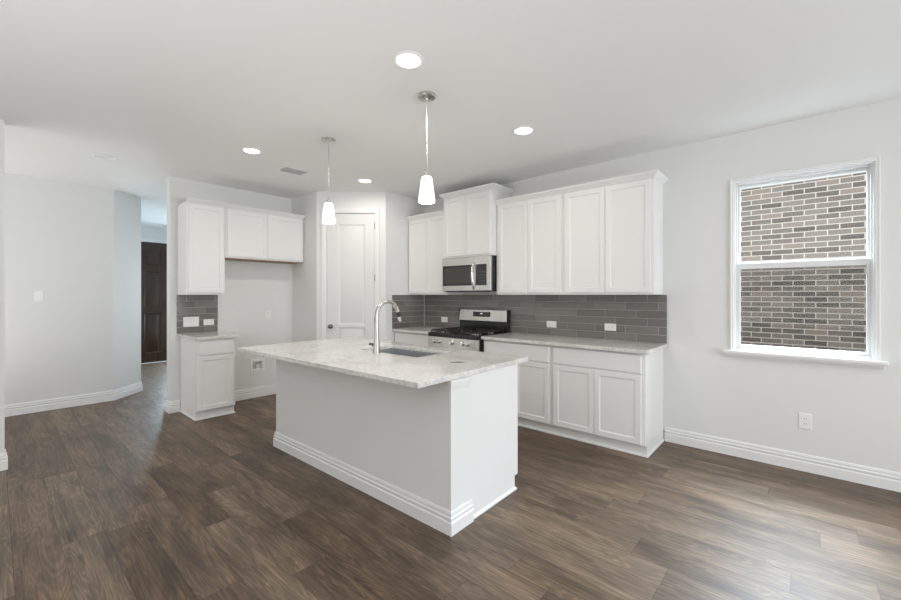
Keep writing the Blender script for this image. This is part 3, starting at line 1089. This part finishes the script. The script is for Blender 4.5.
mb.build('basin', M['sink'], sk, bevel=0.006, seg=3)
MB().lathe([(0.045, z0 + 0.0005), (0.045, z0 + 0.003), (0.030, z0 + 0.004), (0.0, z0 + 0.002)], 24, ((SX0 + SX1) / 2, (SY0 + SY1) / 2, 0), caps=False).build('drain', M['drain'], sk)

# gooseneck faucet, spout over the sink (towards +y)
fc = thing('kitchen_faucet', 'tall brushed nickel gooseneck faucet at the island sink', 'faucet', (-2.532, 1.993, 0.9145), IR)
MB().lathe([(0.031, 0), (0.031, 0.004), (0.028, 0.010), (0.0235, 0.06), (0.0195, 0.14), (0.0165, 0.22), (0.0150, 0.255)], 24).build('base_column', M['steel_v'], fc)
path = [(0, 0, 0.255), (0, 0, 0.275)]
ar = 0.114
for i in range(15):
    a = math.pi - (math.pi * 0.92) * i / 14
    path.append((0, ar + ar * math.cos(a), 0.290 + ar * math.sin(a)))
MB().tube(path, 0.0145, 16).build('spout', M['steel_v'], fc)
p1, p0 = Vector(path[-1]), Vector(path[-2])
dr = (p1 - p0).normalized()
MB().tube([p1 + dr * 0.0005, p1 + dr * 0.012, p1 + dr * 0.042], [0.0150, 0.0160, 0.0155], 16).build('spray_collar', M['black_plastic'], fc)
MB().tube([p1 + dr * 0.0425, p1 + dr * 0.060, p1 + dr * 0.085], [0.0155, 0.0155, 0.0135], 16).build('spray_head', M['chrome'], fc)
MB().tube([(-0.018, 0, 0.062), (-0.045, -0.004, 0.064), (-0.050, -0.004, 0.064), (-0.078, -0.008, 0.067), (-0.082, -0.009, 0.068)],
          [0.013, 0.0135, 0.011, 0.0105, 0.007], 14).build('lever_handle', M['bronze'], fc)

# ------------------------------------------------------------------ range
RX, RW = -3.456, 0.760
rg = thing('gas_range', 'stainless steel gas range with black cooktop between the base cabinets', 'range', (RX, YW - 0.012, 0), 0)
RD = 0.622          # body depth
MB().box(0, RW, -RD, 0, 0.09, 0.900).box(0.02, RW - 0.02, -RD + 0.06, -0.02, 0.0005, 0.09).build('body', M['black_enamel'], rg, bevel=0.002)
ck = MB().box(-0.001, RW + 0.001, -RD - 0.030, -0.055, 0.9005, 0.918)
ck.box(-0.001, RW + 0.001, -RD - 0.036, -RD - 0.0012, 0.8735, 0.9175)
ck.build('cooktop', M['black_enamel'], rg, bevel=0.004)
# front control panel, leaning back a little
cp = MB()
cp.loft([[(0.0, -RD - 0.001, 0.752), (0.0, -RD - 0.046, 0.752), (0.0, -RD - 0.034, 0.8730), (0.0, -RD - 0.001, 0.8730)],
         [(RW, -RD - 0.001, 0.752), (RW, -RD - 0.046, 0.752), (RW, -RD - 0.034, 0.8730), (RW, -RD - 0.001, 0.8730)]])
cp.build('control_panel', M['steel'], rg, bevel=0.003)
for x in (0.118, 0.190, 0.388, 0.560, 0.622):
    kk = MB().lathe([(0.026, 0.0), (0.026, 0.006), (0.021, 0.009), (0.019, 0.034), (0.015, 0.038)], 20, (0, 0, 0), 'y')
    kk.box(-0.003, 0.003, -0.041, -0.030, -0.018, 0.018)
    kk.build('knob', M['chrome'], rg, loc=(x, -RD - 0.040, 0.820))
od = MB().box(0.004, RW - 0.004, -RD - 0.034, -RD - 0.001, 0.235, 0.745).build('oven_door', M['steel'], rg, bevel=0.004)
MB().box(0.09, RW - 0.09, -RD - 0.0365, -RD - 0.0345, 0.32, 0.62).build('oven_window', M['black_gloss'], od)
MB().tube([(0.06, -RD - 0.034, 0.700), (0.06, -RD - 0.085, 0.700), (0.075, -RD - 0.092, 0.700), (RW - 0.075, -RD - 0.092, 0.700), (RW - 0.06, -RD - 0.085, 0.700), (RW - 0.06, -RD - 0.034, 0.700)], 0.011, 12).build('door_handle', M['steel_v'], od)
MB().box(0.004, RW - 0.004, -RD - 0.030, -RD - 0.001, 0.095, 0.228).build('storage_drawer', M['steel'], rg, bevel=0.004)
# cast iron grates: three frames with cross bars on feet
for gx in range(3):
    x0 = 0.03 + gx * 0.235
    x1 = x0 + 0.230
    y0, y1 = -RD - 0.015, -0.095
    gm = MB()
    s = 0.011
    z0g, z1g = 0.938, 0.952
    gm.box(x0, x1, y0, y0 + s, z0g, z1g).box(x0, x1, y1 - s, y1, z0g, z1g)
    gm.box(x0, x0 + s, y0 + s, y1 - s, z0g, z1g).box(x1 - s, x1, y0 + s, y1 - s, z0g, z1g)
    gm.box(x0 + s, x1 - s, (y0 + y1) / 2 - s / 2, (y0 + y1) / 2 + s / 2, z0g, z1g)
    cxm = (x0 + x1) / 2
    for yy0, yy1 in ((y0 + s, (y0 + y1) / 2 - s / 2), ((y0 + y1) / 2 + s / 2, y1 - s)):
        L = yy1 - yy0
        gm.box(cxm - s / 2, cxm + s / 2, yy0, yy0 + L * 0.36, z0g, z1g).box(cxm - s / 2, cxm + s / 2, yy1 - L * 0.36, yy1, z0g, z1g)
        gm.box(x0 + s, x0 + 0.075, (yy0 + yy1) / 2 - s / 2, (yy0 + yy1) / 2 + s / 2, z0g, z1g)
        gm.box(x1 - 0.075, x1 - s, (yy0 + yy1) / 2 - s / 2, (yy0 + yy1) / 2 + s / 2, z0g, z1g)
    for fx in (x0, x1 - s):
        for fy in (y0, (y0 + y1) / 2 - s / 2, y1 - s):
            gm.box(fx, fx + s, fy, fy + s, 0.9185, z0g)
    gm.build('grate', M['cast_iron'], rg, bevel=0.0015)
for bx_, by_, r in ((0.145, -RD + 0.13, 0.045), (0.145, -0.21, 0.036), (0.38, -0.34, 0.05), (0.615, -RD + 0.13, 0.05), (0.615, -0.21, 0.036)):
    bu = MB().lathe([(r + 0.014, 0.0), (r + 0.012, 0.006), (r, 0.008), (r, 0.016)], 24, (bx_, by_, 0.9185)).build('burner', M['steel_v'], rg)
    MB().lathe([(r - 0.004, 0.0), (r - 0.003, 0.006), (r - 0.010, 0.009)], 24, (bx_, by_, 0.935)).build('burner_cap', M['cast_iron'], bu)
# back guard: black riser below a leaning stainless panel
MB().box(0.0, RW, -0.052, 0, 0.9005, 1.040).build('riser', M['black_enamel'], rg, bevel=0.003)
bg = MB().loft([[(0.0, -0.075, 1.0405), (0.0, -0.060, 1.185), (0.0, -0.004, 1.185), (0.0, -0.004, 1.0405)],
                [(RW, -0.075, 1.0405), (RW, -0.060, 1.185), (RW, -0.004, 1.185), (RW, -0.004, 1.0405)]]).build('back_guard', M['steel'], rg, bevel=0.006, seg=3)
for x in (0, RW):
    MB().box(x - 0.003, x + 0.003, -0.078, 0, 1.0405, 1.187).build('end_cap', M['black_plastic'], bg, bevel=0.002)
sl_ = (0.075 - 0.060) / (1.185 - 1.0405)
dp = MB().loft([[(0.235, -0.0775 + sl_ * 0.055, 1.0955), (0.235, -0.0775 + sl_ * 0.115, 1.158), (0.235, -0.060, 1.158), (0.235, -0.060, 1.0955)],
                [(0.505, -0.0775 + sl_ * 0.055, 1.0955), (0.505, -0.0775 + sl_ * 0.115, 1.158), (0.505, -0.060, 1.158), (0.505, -0.060, 1.0955)]])
dp.build('control_display', M['black_gloss'], bg)
MB().box(0.352, 0.388, -0.0715, -0.0675, 1.130, 1.142).build('clock', M['display'], bg)

# ------------------------------------------------------------------ microwave over the range
mw = thing('microwave', 'stainless over-the-range microwave with black glass door under the raised cabinet', 'microwave', (-3.456, YW, 1.416), 0)
MH, MD = 0.412, 0.385
MB().box(0, 0.757, -MD, -0.0125, 0.0, MH).build('body', M['black_enamel'], mw, bevel=0.002)
MB().box(0.0, 0.757, -MD - 0.035, -MD - 0.0005, 0.006, MH - 0.002).build('front_panel', M['steel'], mw, bevel=0.004)
wd_ = MB().box(0.018, 0.500, -MD - 0.0375, -MD - 0.0355, 0.070, 0.318).build('door_window', M['black_gloss'], mw, bevel=0.001)
MB().box(0.045, 0.480, -MD - 0.0382, -MD - 0.0376, 0.098, 0.290).build('viewing_glass', M['oven_glass'], wd_)
kp = MB().box(0.548, 0.700, -MD - 0.0375, -MD - 0.0355, 0.070, 0.318).build('keypad', M['black_gloss'], mw, bevel=0.001)
for r in range(5):
    for c_ in range(3):
        MB().box(0.595 + c_ * 0.032, 0.613 + c_ * 0.032, -MD - 0.0382, -MD - 0.0376, 0.085 + r * 0.034, 0.097 + r * 0.034).build('button', M['keypad'], kp, smooth=False)
hp = []
for i in range(11):
    s = i / 10
    hp.append((0.524, -MD - 0.040 - 0.042 * math.sin(math.pi * s) ** 0.8, 0.025 + 0.325 * s))
MB().tube(hp, [0.012] + [0.0155] * 9 + [0.012], 14).build('door_handle', M['chrome'], mw)
MB().box(0.05, 0.70, -MD - 0.01, -MD + 0.05, -0.006, -0.0005).build('vent_grille', M['black_plastic'], mw)


# ------------------------------------------------------------------ pendants and ceiling fixtures
def pendant(label, loc):
    t = thing('pendant_light', label, 'pendant light', loc, 0, 'pendant lights over the island')
    drop = CEIL - 2.191
    MB().lathe([(0.063, -0.0005), (0.063, -0.016), (0.058, -0.022), (0.012, -0.026), (0.008, -0.034)], 28).build('canopy', M['steel_v'], t)
    MB().lathe([(0.0045, -0.0345), (0.0045, -drop + 0.028)], 10).build('rod', M['steel_v'], t)
    MB().lathe([(0.006, -drop + 0.0275), (0.017, -drop + 0.022), (0.019, -drop - 0.002), (0.026, -drop - 0.004)], 20).build('socket_cap', M['steel_v'], t)
    prof = [(0.024, -drop - 0.0045), (0.034, -drop - 0.008), (0.038, -drop - 0.022), (0.046, -drop - 0.080), (0.054, -drop - 0.140), (0.057, -drop - 0.172),
            (0.0545, -drop - 0.180), (0.0515, -drop - 0.172), (0.048, -drop - 0.140), (0.040, -drop - 0.080), (0.030, -drop - 0.022)]
    MB().lathe(prof, 32, caps=False).build('glass_shade', M['lamp_glass'], t)
    MB().lathe([(0.010, -drop - 0.010), (0.012, -drop - 0.03), (0.022, -drop - 0.07), (0.022, -drop - 0.09), (0.010, -drop - 0.105), (0.002, -drop - 0.107)], 16).build('bulb', M['lamp_lens'], t)
    d = bpy.data.lights.new('pendant_lamp', 'POINT')
    d.energy = 7.0
    d.color = (1.0, 0.93, 0.84)
    d.shadow_soft_size = 0.05
    o = bpy.data.objects.new('pendant_lamp', d)
    COL.objects.link(o)
    o.parent = t
    o.location = (0, 0, -drop - 0.21)
    return t


pendant('nickel pendant light with white glass shade over the near end of the island', (-1.955, 1.972, CEIL))
pendant('nickel pendant light with white glass shade over the far end of the island', (-3.164, 1.960, CEIL))


def downlight(label, loc, lit=True):
    t = thing('recessed_light', label, 'ceiling light', loc, 0, 'recessed lights in the kitchen ceiling' if lit else None)
    MB().lathe([(0.094, -0.0005), (0.094, -0.003), (0.088, -0.007), (0.074, -0.008), (0.070, -0.004), (0.070, -0.001)], 36, caps=False).build('trim_ring', M['plastic'], t)
    MB().lathe([(0.0695, -0.0015), (0.0690, -0.004), (0.040, -0.0055), (0.001, -0.006)], 32).build('lens', M['lamp_lens'] if lit else M['lens_off'], t)
    if lit:
        d = bpy.data.lights.new('downlight_lamp', 'AREA')
        d.shape = 'DISK'
        d.size = 0.13
        d.energy = 5.0
        d.color = (1.0, 0.95, 0.88)
        d.spread = R(175)
        o = bpy.data.objects.new('downlight_lamp', d)
        COL.objects.link(o)
        o.parent = t
        o.location = (0, 0, -0.012)
    return t


downlight('lit round recessed ceiling light nearest the camera, beside the near pendant', (-1.744, 1.607, CEIL))
downlight('lit round recessed ceiling light in front of the right-hand wall cabinets', (-1.766, 2.93, CEIL))
downlight('lit round recessed ceiling light left of the far pendant, before the nook', (-3.957, 1.623, CEIL))
downlight('lit round recessed ceiling light in front of the pantry door', (-3.973, 2.953, CEIL))
downlight('unlit round recessed ceiling light above the left hallway opening', (-5.231, 0.723, CEIL), lit=False)

# ceiling register
rv = thing('air_vent', 'white rectangular ceiling air vent in front of the nook cabinets', 'vent', (-4.255, 2.195, CEIL), R(0))
ring_frame(MB(), -0.105, 0.105, -0.145, 0.145, -0.006, -0.0005, 0.022, 0.022, 0.022, 0.022)
vf = MB()
for a in ((-0.105, -0.083, -0.145, 0.145), (0.083, 0.105, -0.145, 0.145), (-0.083, 0.083, -0.145, -0.123), (-0.083, 0.083, 0.123, 0.145)):
    vf.box(a[0], a[1], a[2], a[3], -0.007, -0.0005)
vf.build('vent_frame', M['plastic'], rv, bevel=0.002)
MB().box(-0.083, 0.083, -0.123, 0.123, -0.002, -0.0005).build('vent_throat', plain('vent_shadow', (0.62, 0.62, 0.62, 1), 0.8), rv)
lv = MB()
for i in range(11):
    x = -0.076 + i * 0.0152
    lv.loft([[(x - 0.006, -0.122, -0.003), (x - 0.0045, -0.122, -0.0025), (x + 0.006, -0.122, -0.010), (x + 0.0045, -0.122, -0.0105)],
             [(x - 0.006, 0.122, -0.003), (x - 0.0045, 0.122, -0.0025), (x + 0.006, 0.122, -0.010), (x + 0.0045, 0.122, -0.0105)]])
lv.build('louvres', M['plastic'], rv)
